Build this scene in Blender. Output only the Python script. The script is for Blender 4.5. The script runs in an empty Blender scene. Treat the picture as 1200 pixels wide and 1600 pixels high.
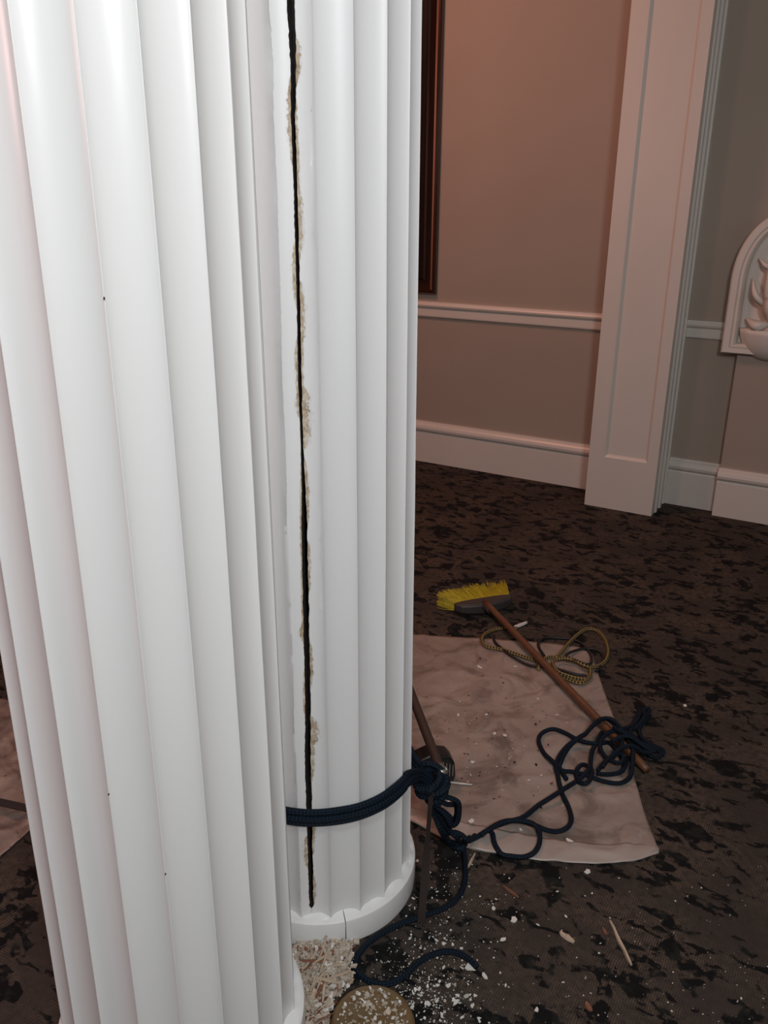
import bpy, bmesh, math, random
from mathutils import Vector, Matrix, noise
R = random.Random(7)
PI = math.pi
S = bpy.context.scene
C = S.collection

# ------------------------------------------------------------------ camera
H, FPX, PITCH, ROLL = 1.47, 1315.3, 0.35437, 0.00638
fwd = Vector((0, math.cos(PITCH), -math.sin(PITCH)))
rgt0 = Vector((1, 0, 0)); up0 = rgt0.cross(fwd)
rgt = math.cos(ROLL) * rgt0 + math.sin(ROLL) * up0
upv = -math.sin(ROLL) * rgt0 + math.cos(ROLL) * up0
cd = bpy.data.cameras.new('camera'); cam = bpy.data.objects.new('camera', cd); C.objects.link(cam)
cam.matrix_world = Matrix(((rgt.x, upv.x, -fwd.x, 0), (rgt.y, upv.y, -fwd.y, 0), (rgt.z, upv.z, -fwd.z, H), (0, 0, 0, 1)))
cd.sensor_fit = 'VERTICAL'; cd.sensor_height = 36; cd.lens = 36 * FPX / 1600; cd.clip_start = .02
S.camera = cam

# ------------------------------------------------------------------ world, lights, exposure
w = bpy.data.worlds.new('world'); S.world = w; w.use_nodes = True
w.node_tree.nodes['Background'].inputs[0].default_value = (.8, .8, .8, 1)
w.node_tree.nodes['Background'].inputs[1].default_value = .0
S.view_settings.view_transform = 'Standard'; S.view_settings.look = 'None'
S.view_settings.exposure = 0.0; S.view_settings.gamma = 1; S.view_settings.use_curve_mapping = False

WA, WB = 5.0127, -0.58214                       # the far wall: y = WA + WB x
_l = math.hypot(1, WB)
EV = Vector((1, WB, 0)) / _l                    # along the far wall
NV = Vector((WB, -1, 0)) / _l                   # out of the far wall, into the room
WO = Vector((0, WA, 0))
ROOM = Matrix(((EV.x, -NV.x, 0, WO.x), (EV.y, -NV.y, 0, WO.y), (0, 0, 1, 0), (0, 0, 0, 1)))   # local x = along wall, local -y = into room
def W(e, n, z): return WO + EV * e + NV * n + Vector((0, 0, z))

def area(name, loc, target, size, energy, col, shape='DISK', spread=PI):
    l = bpy.data.lights.new(name, 'AREA'); l.shape = shape; l.size = size; l.energy = energy; l.color = col; l.spread = spread
    o = bpy.data.objects.new(name, l); C.objects.link(o); o.location = loc
    o.rotation_euler = (Vector(target) - Vector(loc)).to_track_quat('-Z', 'Y').to_euler(); return o
area('chandelier', (.45, -.95, 2.4), (-.3, 1.2, .95), .55, 41, (.975, .985, 1))
area('near_fill', (.0, -.15, 2.75), (-.3, 1.1, 1.1), .35, 10, (.975, .985, 1))  # added second light, brightens the near column more than the split one
area('ceiling_lamp_pink', W(.1, 1.7, 3.05), W(.3, .7, 0), .6, 27, (1, .42, .29))
area('wall_lamp_rose', (-2.5, .5, 1.95), (-.5, 1.2, 1.0), .5, 11, (1, .52, .50))
area('daylight_right', W(4.05, 1.3, 2.0), W(1.5, .6, 1.2), 1.2, 3.0, (.9, .95, 1))

# ------------------------------------------------------------------ helpers
def ray(px, py): return (px - 600) / FPX * rgt - (py - 800) / FPX * upv + fwd
def fl(px, py, z=0.0):
    d = ray(px, py); return Vector((0, 0, H)) + d * ((z - H) / d.z)
def aty(px, py, y):
    d = ray(px, py); return Vector((0, 0, H)) + d * (y / d.y)

def link(name, me, parent=None, loc=None):
    o = bpy.data.objects.new(name, me); C.objects.link(o)
    if parent is not None: o.parent = parent
    if loc is not None: o.location = loc
    return o
def mk(name, v, f, mat, parent=None, smooth=False, loc=None, mi=None, recalc=True):
    me = bpy.data.meshes.new(name); me.from_pydata([tuple(a) for a in v], [], f)
    for m in (mat if isinstance(mat, (list, tuple)) else [mat]): me.materials.append(m)
    if mi: me.polygons.foreach_set('material_index', mi)
    if recalc:
        bm = bmesh.new(); bm.from_mesh(me); bmesh.ops.recalc_face_normals(bm, faces=bm.faces); bm.to_mesh(me); bm.free()
    if smooth: me.polygons.foreach_set('use_smooth', [True] * len(me.polygons))
    me.update(); return link(name, me, parent, loc)
def tag(o, label, cat, group=None, kind=None):
    if label: o['label'] = label
    if cat: o['category'] = cat
    if group: o['group'] = group
    if kind: o['kind'] = kind
    return o
def thing(name, label, cat, loc=(0, 0, 0), rz=0, group=None):
    o = link(name, None, loc=loc); o.rotation_euler = (0, 0, rz); o.empty_display_size = .05
    return tag(o, label, cat, group)
def struct(o): o['kind'] = 'structure'; return o
def boxvf(x0, x1, y0, y1, z0, z1):
    v = [(x, y, z) for z in (z0, z1) for y in (y0, y1) for x in (x0, x1)]
    return v, [(0, 1, 3, 2), (4, 6, 7, 5), (0, 4, 5, 1), (2, 3, 7, 6), (0, 2, 6, 4), (1, 5, 7, 3)]
def prism(plan, z0, z1):                       # plan polygon extruded up
    n = len(plan); v = [(a, b, z0) for a, b in plan] + [(a, b, z1) for a, b in plan]
    return v, [tuple(range(n))[::-1], tuple(range(n, 2 * n))] + [(i, (i + 1) % n, n + (i + 1) % n, n + i) for i in range(n)]
def sweep(profile, x0, x1):                    # profile (y, z) swept along x
    n = len(profile); v = [(x0, a, b) for a, b in profile] + [(x1, a, b) for a, b in profile]
    return v, [tuple(range(n)), tuple(range(n, 2 * n))[::-1]] + [(i, (i + 1) % n, n + (i + 1) % n, n + i) for i in range(n)]
def bev(o, wd, seg=2, ang=.6):
    m = o.modifiers.new('bevel', 'BEVEL'); m.width = wd; m.segments = seg; m.limit_method = 'ANGLE'; m.angle_limit = ang; return o
def spline(pts, step=.008, closed=False):
    P = [Vector(p) for p in pts]; n = len(P); out = []
    rng = range(n if closed else n - 1)
    for i in rng:
        if closed: a, b, c, d = P[(i - 1) % n], P[i], P[(i + 1) % n], P[(i + 2) % n]
        else: a, b, c, d = P[max(i - 1, 0)], P[i], P[i + 1], P[min(i + 2, n - 1)]
        k = max(2, int((c - b).length / step))
        for j in range(k):
            t = j / k
            out.append(.5 * ((2 * b) + (c - a) * t + (2 * a - 5 * b + 4 * c - d) * t * t + (3 * b - a - 3 * c + d) * t ** 3))
    if not closed: out.append(P[-1])
    return out
def tube(name, pts, r, mat, parent=None, step=.008, seg=10, closed=False, taper=None, drape=False):
    P = spline(pts, step, closed); n = len(P)
    if drape:                                     # lay the strand on whatever lies below: z holds the clearance
        gz = [ground(p_.x, p_.y) for p_ in P]
        gm = [max(gz[max(0, i - 4):i + 5]) for i in range(n)]
        for i in range(n): q_ = gm[max(0, i - 4):i + 5]; P[i].z += max(gz[i], sum(q_) / len(q_))
    up = Vector((0, 0, 1)); v = []; f = []; uv = []; L = 0
    T = [(P[(i + 1) % n if closed else min(i + 1, n - 1)] - P[i - 1 if (closed or i) else 0]).normalized() for i in range(n)]
    a = T[0].cross(up)
    if a.length < .1: a = T[0].cross(Vector((1, 0, 0)))
    a.normalize(); Ls = []
    for i in range(n):
        a = (a - T[i] * a.dot(T[i])).normalized(); b = T[i].cross(a)
        if i: L += (P[i] - P[i - 1]).length
        Ls.append(L); rr = r * (taper(i / (n - 1)) if taper else 1)
        for k in range(seg):
            t = 2 * PI * k / seg; v.append(P[i] + (a * math.cos(t) + b * math.sin(t)) * rr)
    for i in range(n if closed else n - 1):
        j = (i + 1) % n
        for k in range(seg):
            q = (k + 1) % seg; f.append((i * seg + k, i * seg + q, j * seg + q, j * seg + k))
            l0, l1 = Ls[i], (Ls[j] if j else L + .01)
            uv += [(k / seg, l0), ((k + 1) / seg, l0), ((k + 1) / seg, l1), (k / seg, l1)]
    if not closed:
        f.append(tuple(range(seg))[::-1]); uv += [(0, 0)] * seg
        f.append(tuple(range((n - 1) * seg, n * seg))); uv += [(0, L)] * seg
    o = mk(name, v, f, mat, parent, True, recalc=False)
    ul = o.data.uv_layers.new(name='UVMap'); ul.data.foreach_set('uv', [c for u in uv for c in u])
    return o
def lathe(name, prof, mat, parent=None, seg=48, loc=None, smooth=True):
    v = []; f = []; m = len(prof)
    for i in range(seg):
        t = 2 * PI * i / seg
        for r_, z_ in prof: v.append((r_ * math.cos(t), r_ * math.sin(t), z_))
    for i in range(seg):
        j = (i + 1) % seg
        for k in range(m - 1): f.append((i * m + k, j * m + k, j * m + k + 1, i * m + k + 1))
    f.append(tuple(i * m for i in range(seg))); f.append(tuple(i * m + m - 1 for i in range(seg)))
    return mk(name, v, f, mat, parent, smooth, loc)

# ------------------------------------------------------------------ materials
class M:
    def __init__(s, name, col=(.5, .5, .5), rough=.5, metal=0, spec=.5, coat=0):
        s.m = bpy.data.materials.new(name); s.m.use_nodes = True; s.t = s.m.node_tree
        s.b = s.t.nodes['Principled BSDF']; s.b.inputs['Base Color'].default_value = (*col, 1)
        s.b.inputs['Roughness'].default_value = rough; s.b.inputs['Metallic'].default_value = metal
        s.b.inputs['Specular IOR Level'].default_value = spec; s.b.inputs['Coat Weight'].default_value = coat
        s.b.inputs['Coat Roughness'].default_value = .12
    def n(s, typ, **k):
        x = s.t.nodes.new('ShaderNode' + typ)
        for a, b in k.items():
            if a.startswith('i_'): x.inputs[a[2:].replace('_', ' ')].default_value = b
            else: setattr(x, a, b)
        return x
    def l(s, a, b): s.t.links.new(a, b)
    def coord(s, kind='Object'): return s.n('TexCoord').outputs[kind]
    def mapping(s, sc, kind='Object', rot=(0, 0, 0)):
        m = s.n('Mapping'); m.inputs['Scale'].default_value = sc; m.inputs['Rotation'].default_value = rot; s.l(s.coord(kind), m.inputs['Vector']); return m.outputs[0]
    def noise(s, scale, vec=None, detail=4, rough=.5, dist=0):
        x = s.n('TexNoise', i_Scale=scale, i_Detail=detail, i_Roughness=rough, i_Distortion=dist)
        s.l(vec if vec is not None else s.coord(), x.inputs['Vector']); return x.outputs['Fac']
    def ramp(s, fac, stops, interp='LINEAR'):
        r = s.n('ValToRGB'); s.l(fac, r.inputs[0]); e = r.color_ramp.elements; r.color_ramp.interpolation = interp
        while len(e) < len(stops): e.new(.5)
        for q, (p, c) in zip(e, stops): q.position = p; q.color = (*c, 1) if len(c) == 3 else c
        return r.outputs[0]
    def math(s, op, a, b=None):
        x = s.n('Math', operation=op)
        for i, q in enumerate((a, b)):
            if q is None: continue
            if isinstance(q, (int, float)): x.inputs[i].default_value = q
            else: s.l(q, x.inputs[i])
        return x.outputs[0]
    def mix(s, fac, a, b):
        x = s.n('MixRGB')
        for i, q in zip((0, 1, 2), (fac, a, b)):
            if isinstance(q, (int, float)): x.inputs[i].default_value = q
            elif isinstance(q, tuple): x.inputs[i].default_value = (*q, 1)
            else: s.l(q, x.inputs[i])
        return x.outputs[0]
    def col(s, c): s.l(c, s.b.inputs['Base Color']); return s
    def bump(s, hgt, st=.3, dist=.002):
        x = s.n('Bump'); x.inputs['Strength'].default_value = st; x.inputs['Distance'].default_value = dist; s.l(hgt, x.inputs['Height']); s.l(x.outputs[0], s.b.inputs['Normal']); return s

def paint_white(name, c0=(.80, .81, .80), rough=.32, wear=False):
    p = M(name, c0, rough)
    n1 = p.noise(6, p.mapping((1, 1, .25)), 3); base = p.mix(n1, tuple(x * .955 for x in c0), tuple(min(1, x * 1.03) for x in c0))
    if wear:
        at = p.n('Attribute'); at.attribute_name = 'wear'
        n2 = p.noise(170, p.mapping((1, 1, .55)), 5, .65)
        n3 = p.noise(60, None, 3, .6)
        s_ = p.math('ADD', at.outputs['Fac'], p.math('MULTIPLY', p.math('SUBTRACT', n2, .5), 1.0))
        mk_ = p.ramp(s_, [(.50, (0, 0, 0)), (.60, (1, 1, 1))])
        woodc = p.ramp(n3, [(.3, (.30, .215, .13)), (.5, (.47, .38, .27)), (.66, (.66, .61, .53))])
        base = p.mix(mk_, base, woodc)
        rim = p.ramp(s_, [(.33, (0, 0, 0)), (.47, (1, 1, 1)), (.51, (0, 0, 0))])
        base = p.mix(p.math('MULTIPLY', rim, .35), base, (.55, .52, .44))
        p.bump(p.math('MULTIPLY', mk_, -1.0), .6, .0015)
        rr = p.mix(mk_, (rough,) * 3, (.85,) * 3); p.l(rr, p.b.inputs['Roughness'])
    else:
        p.bump(p.noise(9, p.mapping((3, 3, .35)), 3), .12, .002)
    p.col(base); return p.m
WHITE = paint_white('white_gloss_paint', rough=.3)
WHITE_WORN = paint_white('white_gloss_paint_split', (.77, .78, .78), wear=True, rough=.45)
TRIM = paint_white('white_trim_paint', (.64, .605, .55), .35)
RELIEF = paint_white('white_plaster_paint', (.68, .64, .58), .5)
p = M('wall_beige', (.36, .31, .275), .62); p.col(p.mix(p.noise(2.2, None, 3), (.33, .275, .225), (.38, .32, .265))); p.bump(p.noise(260, None, 2), .08, .001); WALL = p.m
CEIL = M('ceiling_white', (.62, .59, .56), .8).m
p = M('raw_wood_shaded', (.12, .075, .04), .9); p.col(p.mix(p.noise(40, p.mapping((1, 1, .1)), 4), (.008, .005, .004), (.04, .026, .016))); RAW_SHADED = p.m  # raw wood coloured near black, so the split's inner edges look unlit

p = M('carpet', (.1, .08, .07), .95, spec=.15)
oc = p.mapping((1, 1, 1))
wob = p.n('MixRGB', blend_type='ADD'); wob.inputs[0].default_value = .05; p.l(oc, wob.inputs[1])
nz = p.n('TexNoise', i_Scale=14.0, i_Detail=3.0); p.l(oc, nz.inputs['Vector']); p.l(nz.outputs['Color'], wob.inputs[2])
mp = p.n('Mapping'); mp.inputs['Scale'].default_value = (1, 1.35, 1); mp.inputs['Rotation'].default_value = (0, 0, -.25); p.l(wob.outputs[0], mp.inputs['Vector'])
edge = p.math('MULTIPLY', p.math('SUBTRACT', p.noise(75, oc, 4, .65), .5), .24)
b1 = p.math('ADD', p.noise(12, mp.outputs[0], 2, .5, .25), edge)
blot = p.ramp(b1, [(.572, (0, 0, 0)), (.612, (1, 1, 1))])
mp2 = p.n('Mapping'); mp2.inputs['Scale'].default_value = (1, 1.9, 1); mp2.inputs['Location'].default_value = (3, 5, 0); mp2.inputs['Rotation'].default_value = (0, 0, .35); p.l(wob.outputs[0], mp2.inputs['Vector'])
b2 = p.math('ADD', p.noise(16, mp2.outputs[0], 2, .5, .5), edge)
blot2 = p.ramp(b2, [(.575, (0, 0, 0)), (.615, (1, 1, 1))])
bl = p.math('MAXIMUM', blot, blot2)
sx = p.n('SeparateXYZ'); p.l(oc, sx.inputs[0])
wv = p.math('MULTIPLY', p.math('ADD', p.math('SINE', p.math('ADD', p.math('MULTIPLY', sx.outputs[0], 1250), p.math('MULTIPLY', p.noise(9), 14))), 1), .5)
wv2 = p.math('MULTIPLY', p.math('ADD', p.math('SINE', p.math('ADD', p.math('MULTIPLY', sx.outputs[1], 1250), p.math('MULTIPLY', p.noise(8), 14))), 1), .5)
weave = p.math('MAXIMUM', p.math('POWER', wv, 3), p.math('POWER', wv2, 3))
g = p.ramp(p.noise(55, None, 5, .7), [(.36, (.05, .05, .05)), (.66, (1.3, 1.3, 1.3))])
ground_a = p.mix(p.math('MULTIPLY', weave, p.math('ADD', g, .1)), (.031, .026, .022), (.14, .102, .078))
ground_c = p.mix(p.ramp(p.noise(5, None, 3), [(.38, (0, 0, 0)), (.62, (.8, .8, .8))]), ground_a, (.044, .036, .031))
darkc = p.mix(p.ramp(p.noise(30, None, 2), [(.5, (0, 0, 0)), (.62, (1, 1, 1))]), (.008, .0075, .008), (.017, .018, .016))
p.col(p.mix(bl, ground_c, darkc)); p.bump(p.math('MULTIPLY', p.math('ADD', weave, p.noise(400, None, 2)), .5), .6, .002); CARPET = p.m

p = M('rope_blue', (.008, .03, .075), .72, spec=.25)
def rope_nodes(p, c0, c1, kv, ku, thr=(.3, .7)):
    u = p.n('SeparateXYZ'); p.l(p.coord('UV'), u.inputs[0])
    a = p.math('ADD', p.math('MULTIPLY', u.outputs[1], kv), p.math('MULTIPLY', u.outputs[0], 2 * PI * ku))
    b = p.math('SUBTRACT', p.math('MULTIPLY', u.outputs[1], kv), p.math('MULTIPLY', u.outputs[0], 2 * PI * ku))
    s_ = p.math('MULTIPLY', p.math('ADD', p.math('MULTIPLY', p.math('SINE', a), p.math('SINE', b)), 1), .5)
    p.col(p.ramp(s_, [(thr[0], c0), (thr[1], c1)])); p.bump(s_, .8, .003); return p.m
BLUE = rope_nodes(p, (.0012, .005, .011), (.003, .0135, .028), 420, 3)
p = M('rope_yellow_black', (.3, .22, .05), .7, spec=.25); YEL = rope_nodes(p, (.012, .01, .008), (.26, .19, .07), 300, 2, (.38, .48))
p = M('cable_black', (.008, .008, .01), .5); CABLE = p.m
p = M('plastic_sheet', (.4, .33, .29), .42, spec=.5)
dn = p.noise(3.2, None, 5, .6, .8); dn2 = p.noise(7.5, None, 5, .6, .9)
sc = p.mix(p.ramp(dn, [(.4, (0, 0, 0)), (.62, (1, 1, 1))]), (.35, .285, .245), (.27, .215, .18))
sc = p.mix(p.ramp(dn2, [(.48, (0, 0, 0)), (.64, (.85, .85, .85))]), sc, (.14, .108, .09))
sc = p.mix(p.ramp(p.noise(70, None, 3, .6), [(.69, (0, 0, 0)), (.72, (1, 1, 1))]), sc, (.05, .04, .035))
p.col(sc); p.bump(p.noise(22, None, 4, .6, 1.2), .35, .006); p.b.inputs['Transmission Weight'].default_value = .0; SHEET = p.m
p = M('plastic_hem', (.5, .45, .41), .35); p.col(p.mix(p.noise(9, None, 4, .6, 1), (.33, .275, .24), (.43, .37, .33))); p.bump(p.noise(16, None, 3), .3, .006)
HEM = p.m
p = M('broom_wood', (.2, .09, .045), .5); p.col(p.mix(p.noise(30, p.mapping((2, 2, .2)), 4), (.085, .034, .016), (.17, .075, .036))); BROOMWOOD = p.m
BLOCK = M('broom_block_grey', (.045, .038, .038), .5).m
p = M('bristle_yellow', (.62, .5, .03), .55); p.col(p.mix(p.noise(60), (.36, .28, .012), (.58, .48, .035))); BRIST = p.m
p = M('dark_mahogany', (.035, .010, .007), .18, coat=.6); p.col(p.mix(p.noise(18, p.mapping((3, 3, .4)), 4), (.008, .003, .002), (.032, .010, .006))); MAHOG = p.m
p = M('glint_bead', (.30, .09, .045), .3, metal=.6); GLINT = p.m  # red-brown bead line stands in for reddish reflections along the frame
p = M('painting_dark', (.012, .009, .008), .25); p.col(p.mix(p.noise(4, None, 4, .6, 1), (.006, .005, .005), (.03, .016, .012))); CANVAS = p.m
p = M('lever_wood', (.09, .045, .028), .6); p.col(p.mix(p.noise(50, None, 3), (.028, .018, .014), (.055, .034, .026))); LEVER = p.m
STRAP = M('webbing_brown', (.02, .011, .009), .85).m
BLACKP = M('black_plastic', (.008, .008, .009), .35).m
SILVER = M('pale_metal', (.35, .33, .31), .35, metal=.8).m
FLAKE = M('paint_flake', (.68, .66, .62), .6).m
p = M('plaster_crumb', (.55, .47, .38), .85); p.col(p.mix(p.noise(55, p.coord('Object'), 2), (.27, .21, .155), (.60, .53, .44))); CRUMB = p.m
p = M('splintered_pine', (.5, .36, .24), .75); p.col(p.mix(p.noise(70, p.mapping((1, .2, 1)), 3), (.36, .25, .17), (.62, .52, .40))); PINE = p.m
REDWOOD = M('red_brown_chip', (.2, .085, .05), .75).m
p = M('amber_dish', (.17, .11, .045), .35, coat=.3); p.col(p.mix(p.noise(25, None, 4), (.10, .058, .022), (.21, .135, .06))); AMBER = p.m
DARKTAPE = M('dark_grey_tape', (.03, .03, .032), .5).m

# ------------------------------------------------------------------ the room (local frame: x along far wall, -y into the room)
E0, E1, DEPTH, ZC = -5.0, 4.2, 7.6, 3.15
def room_mesh(name, v, f, mat, smooth=False, parent=None):
    o = mk(name, v, f, mat, parent, smooth)
    if parent is None: o.matrix_world = ROOM
    return o
struct(room_mesh('floor', *boxvf(E0, E1, -DEPTH, 0, -.1, 0), CARPET))
struct(room_mesh('ceiling', *boxvf(E0, E1, -DEPTH, 0, ZC, ZC + .1), CEIL))
struct(room_mesh('wall_far', *boxvf(E0, E1, 0, .12, -.1, ZC + .1), WALL))
struct(room_mesh('wall_back', *boxvf(E0, E1, -DEPTH - .12, -DEPTH, -.1, ZC + .1), WALL))
struct(room_mesh('wall_left', *boxvf(E0 - .12, E0, -DEPTH - .12, .12, -.1, ZC + .1), WALL))
struct(room_mesh('wall_right', *boxvf(E1, E1 + .12, -DEPTH - .12, .12, -.1, ZC + .1), WALL))
def base_profile(o=0.0):
    return [(-o, 0), (-.022 - o, 0), (-.022 - o, .175), (-.019 - o, .183), (-.024 - o, .188), (-.033 - o, .197), (-.036 - o, .21), (-.032 - o, .224), (-.024 - o, .234), (-.014 - o, .238), (-.012 - o, .246), (-o, .246)]
def rail_profile():
    return [(0, .855), (-.014, .855), (-.016, .862), (-.016, .895), (-.012, .899), (-.018, .904), (-.027, .911), (-.03, .92), (-.026, .928), (-.022, .932), (-.02, .938), (0, .938)]
PL0, PL1, PD = 1.352, 1.694, .26
struct(room_mesh('baseboard_far', *sweep(base_profile(), E0, PL0), TRIM))
struct(room_mesh('baseboard_alcove', *sweep(base_profile(), PL1 + .01, 1.955), TRIM))
struct(room_mesh('baseboard_right', *sweep(base_profile(), 2.235, E1), TRIM))
struct(room_mesh('trim_1', *sweep(rail_profile(), E0, PL0), TRIM))
struct(room_mesh('trim_2', *sweep(rail_profile(), PL1 + .01, 1.884), TRIM))
struct(room_mesh('trim_3', *sweep(rail_profile(), 2.303, E1), TRIM))

# pilaster: body with beaded side, sunk front panel framed by stiles and a rail
def troom(name, label, cat, e, n=0, z=0):
    t = thing(name, label, cat); t.matrix_world = ROOM @ Matrix.Translation((e, -n, z)); return t
pil = troom('pilaster', 'tall white square pilaster with a sunk front panel against the beige wall', 'pilaster', PL0)
wd = PL1 - PL0
plan = [(0, 0), (0, -.246), (wd, -.246), (wd, -.2), (wd + .007, -.194), (wd + .009, -.182), (wd + .007, -.172), (wd - .001, -.167), (wd - .001, -.12), (wd + .008, -.115), (wd + .011, -.10), (wd + .008, -.088), (wd + .001, -.084), (wd + .001, -.04), (wd + .01, -.036), (wd + .01, 0)]
mk('body', *prism(plan, 0, ZC), TRIM, pil)
def bar(name, x0, x1, z0, z1, inner):          # stile on the pilaster face, sloped on its inner side
    a, c = -.2455, -PD
    if inner == 'r': pr = [(x0, a), (x0, c), (x1 - .013, c), (x1 - .009, c + .004), (x1 - .004, a - .005), (x1, a)]
    else: pr = [(x0, a), (x0 + .004, a - .005), (x0 + .009, c + .004), (x0 + .013, c), (x1, c), (x1, a)]
    return mk(name, *prism(pr, z0, z1), TRIM, pil)
bar('stile', 0, .092, .268, ZC, 'r'); bar('stile', wd - .062, wd, .268, ZC, 'l')
mk('bottom_rail', *sweep([(-.2455, 0), (-PD, 0), (-PD, .268), (-.256, .273), (-.2505, .278), (-.2455, .282)], 0, wd), TRIM, pil)
mk('top_rail', *sweep([(-.2455, 2.87), (-.2505, 2.874), (-.256, 2.879), (-PD, 2.884), (-PD, ZC), (-.2455, ZC)], .079, wd - .05), TRIM, pil)

# pier under the relief
pier = troom('wall_pier', 'shallow beige wall pier with white baseboard beneath the arched plaster relief', 'pier', 1.955)
mk('body', *boxvf(0, .28, -.063, 0, 0, .80), WALL, pier)
bp = base_profile(.063)
mk('pier_baseboard', *sweep(bp, -.004, .284), TRIM, pier)
for sx_ in (0, .28):
    s_ = -1 if sx_ == 0 else 1
    v, f = sweep([(-(a), b) for a, b in base_profile()], -.0, .0631)
    # return pieces of the baseboard along the pier's sides
    v = [(sx_ + s_ * min(.004, q[1] * .12), -q[0], q[2]) if q[1] > 0 else (sx_ - s_ * .001, -q[0], q[2]) for q in v]
    mk('baseboard_return', v, f, TRIM, pier)

# arched relief
ac, aa, ab, az, az0 = 2.093, .21, .30, 1.14, .808
rel = troom('arched_plaster_relief', 'white arched plaster relief with a bowl of leaves on the wall beside the pilaster', 'wall relief', ac, 0, az0)
def arch_pts(ins, zb, k=28):
    a, b = aa - ins, ab - ins * .95; pts = [(-a, zb)]
    for i in range(k + 1):
        t = PI - PI * i / k; pts.append((a * math.cos(t), az - az0 + b * math.sin(t)))
    pts.append((a, zb)); return pts
def arch_band(name, i0, i1, n0, n1, zb0, zb1, prof):
    # sweep a moulding profile [(s, depth)] between two arch outlines
    v = []; f = []; A = arch_pts(i0, zb0); B = arch_pts(i1, zb1); m = len(prof)
    for a, b in zip(A, B):
        for s_, d in prof: v.append((a[0] + (b[0] - a[0]) * s_, -d, a[1] + (b[1] - a[1]) * s_))
    n = len(A)
    for i in range(n):
        j = (i + 1) % n
        for k in range(m): f.append((i * m + k, j * m + k, j * m + (k + 1) % m, i * m + (k + 1) % m))
    return mk(name, v, f, RELIEF, rel, False)
arch_band('arch_frame', 0, .066, 0, 0, 0, .05, [(0, 0), (0, .095), (.12, .105), (.5, .105), (.56, .098), (.62, .104), (.78, .104), (.9, .09), (1, .05), (1, 0)])
A = arch_pts(.06, .045); n = len(A)
mk('back_panel', [(a, -.0, b) for a, b in A] + [(a, -.055, b) for a, b in A], [tuple(range(n)), tuple(range(n, 2 * n))[::-1]] + [(i, (i + 1) % n, n + (i + 1) % n, n + i) for i in range(n)], RELIEF, rel)
# half bowl
v = []; f = []; nt, ns = 24, 12
for i in range(ns + 1):
    s_ = i / ns; r_ = .145 * math.sin(.12 + s_ * 1.35) ; z_ = -.025 + .15 * (1 - math.cos(s_ * 1.42)) / .86
    for k in range(nt + 1):
        t = -PI * k / nt; fl_ = 1 + .035 * abs(math.sin(t * 6)) * s_
        v.append((r_ * fl_ * math.cos(t), -.05 + r_ * .75 * fl_ * math.sin(t), z_ * .95))
for i in range(ns):
    for k in range(nt): a = i * (nt + 1) + k; f.append((a, a + 1, a + nt + 2, a + nt + 1))
f.append(tuple(range(nt + 1)))
f.append(tuple(range(ns * (nt + 1), (ns + 1) * (nt + 1))))
mk('bowl', v, f, RELIEF, rel, True)
def leaf(base, tip, wdt, bulge, parent):
    b = Vector(base); t = Vector(tip); d = (t - b); side = Vector((-d.z, 0, d.x)).normalized(); v = []; f = []
    K = 10
    for i in range(K + 1):
        s_ = i / K; wv_ = wdt * math.sin(PI * min(1, s_ * .94 + .06)) ** .8; c = b + d * s_ + Vector((0, -bulge * math.sin(PI * s_), 0)) + side * .02 * math.sin(s_ * PI)
        v += [c - side * wv_, c + Vector((0, -.012 - wv_ * .35, 0)), c + side * wv_, c + Vector((0, .012, 0))]
    for i in range(K):
        for k in range(4): f.append((i * 4 + k, (i + 1) * 4 + k, (i + 1) * 4 + (k + 1) % 4, i * 4 + (k + 1) % 4))
    f.append((0, 1, 2, 3)); f.append((K * 4, K * 4 + 1, K * 4 + 2, K * 4 + 3))
    return mk('leaf', v, f, RELIEF, parent, True)
for bx, bz, tx, tz, wv_, bl_ in [(-.005, .40, -.105, .432, .015, .03), (-.02, .21, -.118, .345, .017, .05), (-.01, .14, -.035, .50, .022, .04), (.02, .14, .05, .47, .024, .05), (.02, .21, .118, .345, .017, .05), (.005, .40, .105, .44, .015, .03), (-.01, .15, -.122, .165, .028, .05), (.01, .15, .122, .165, .028, .05), (.0, .13, .0, .33, .035, .06)]:
    leaf((bx, -.09, bz), (tx, -.085, tz), wv_, bl_, rel)

# framed picture
pic = troom('framed_picture', 'large dark mahogany framed picture hanging above the chair rail', 'picture', -.30, .004, .982)
PW, PH = .635, 1.75                              # half width, height
prof = [(0, 0), (0, .022), (.006, .03), (.013, .032), (.02, .026), (.027, .031), (.034, .027), (.05, .018), (.07, .014), (.078, .02), (.086, .02), (.09, .012), (.09, 0)]
def side(name, a, b, c, d):                      # outer corners a,b inner directions c,d
    v = []; m = len(prof)
    for P_, D_ in ((a, c), (b, d)):
        for s_, h_ in prof: v.append((P_[0] + D_[0] * s_, -h_, P_[1] + D_[1] * s_))
    f = [(k, (k + 1) % m, m + (k + 1) % m, m + k) for k in range(m)] + [tuple(range(m)), tuple(range(m, 2 * m))]
    mat = [MAHOG, GLINT]; mi = [1 if k in (4,) else 0 for k in range(m)] + [0, 0]
    return mk(name, v, f, mat, pic, mi=mi)
bl, br, tl, tr = (-PW, 0), (PW, 0), (-PW, PH), (PW, PH)
side('frame_side', br, tr, (-1, 1), (-1, -1)); side('frame_side', bl, tl, (1, 1), (1, -1))
side('frame_side', bl, br, (1, 1), (-1, 1)); side('frame_side', tl, tr, (1, -1), (-1, -1))
mk('canvas', *boxvf(-PW + .085, PW - .085, -.009, -.001, .085, PH - .085), CANVAS, pic)

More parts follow.
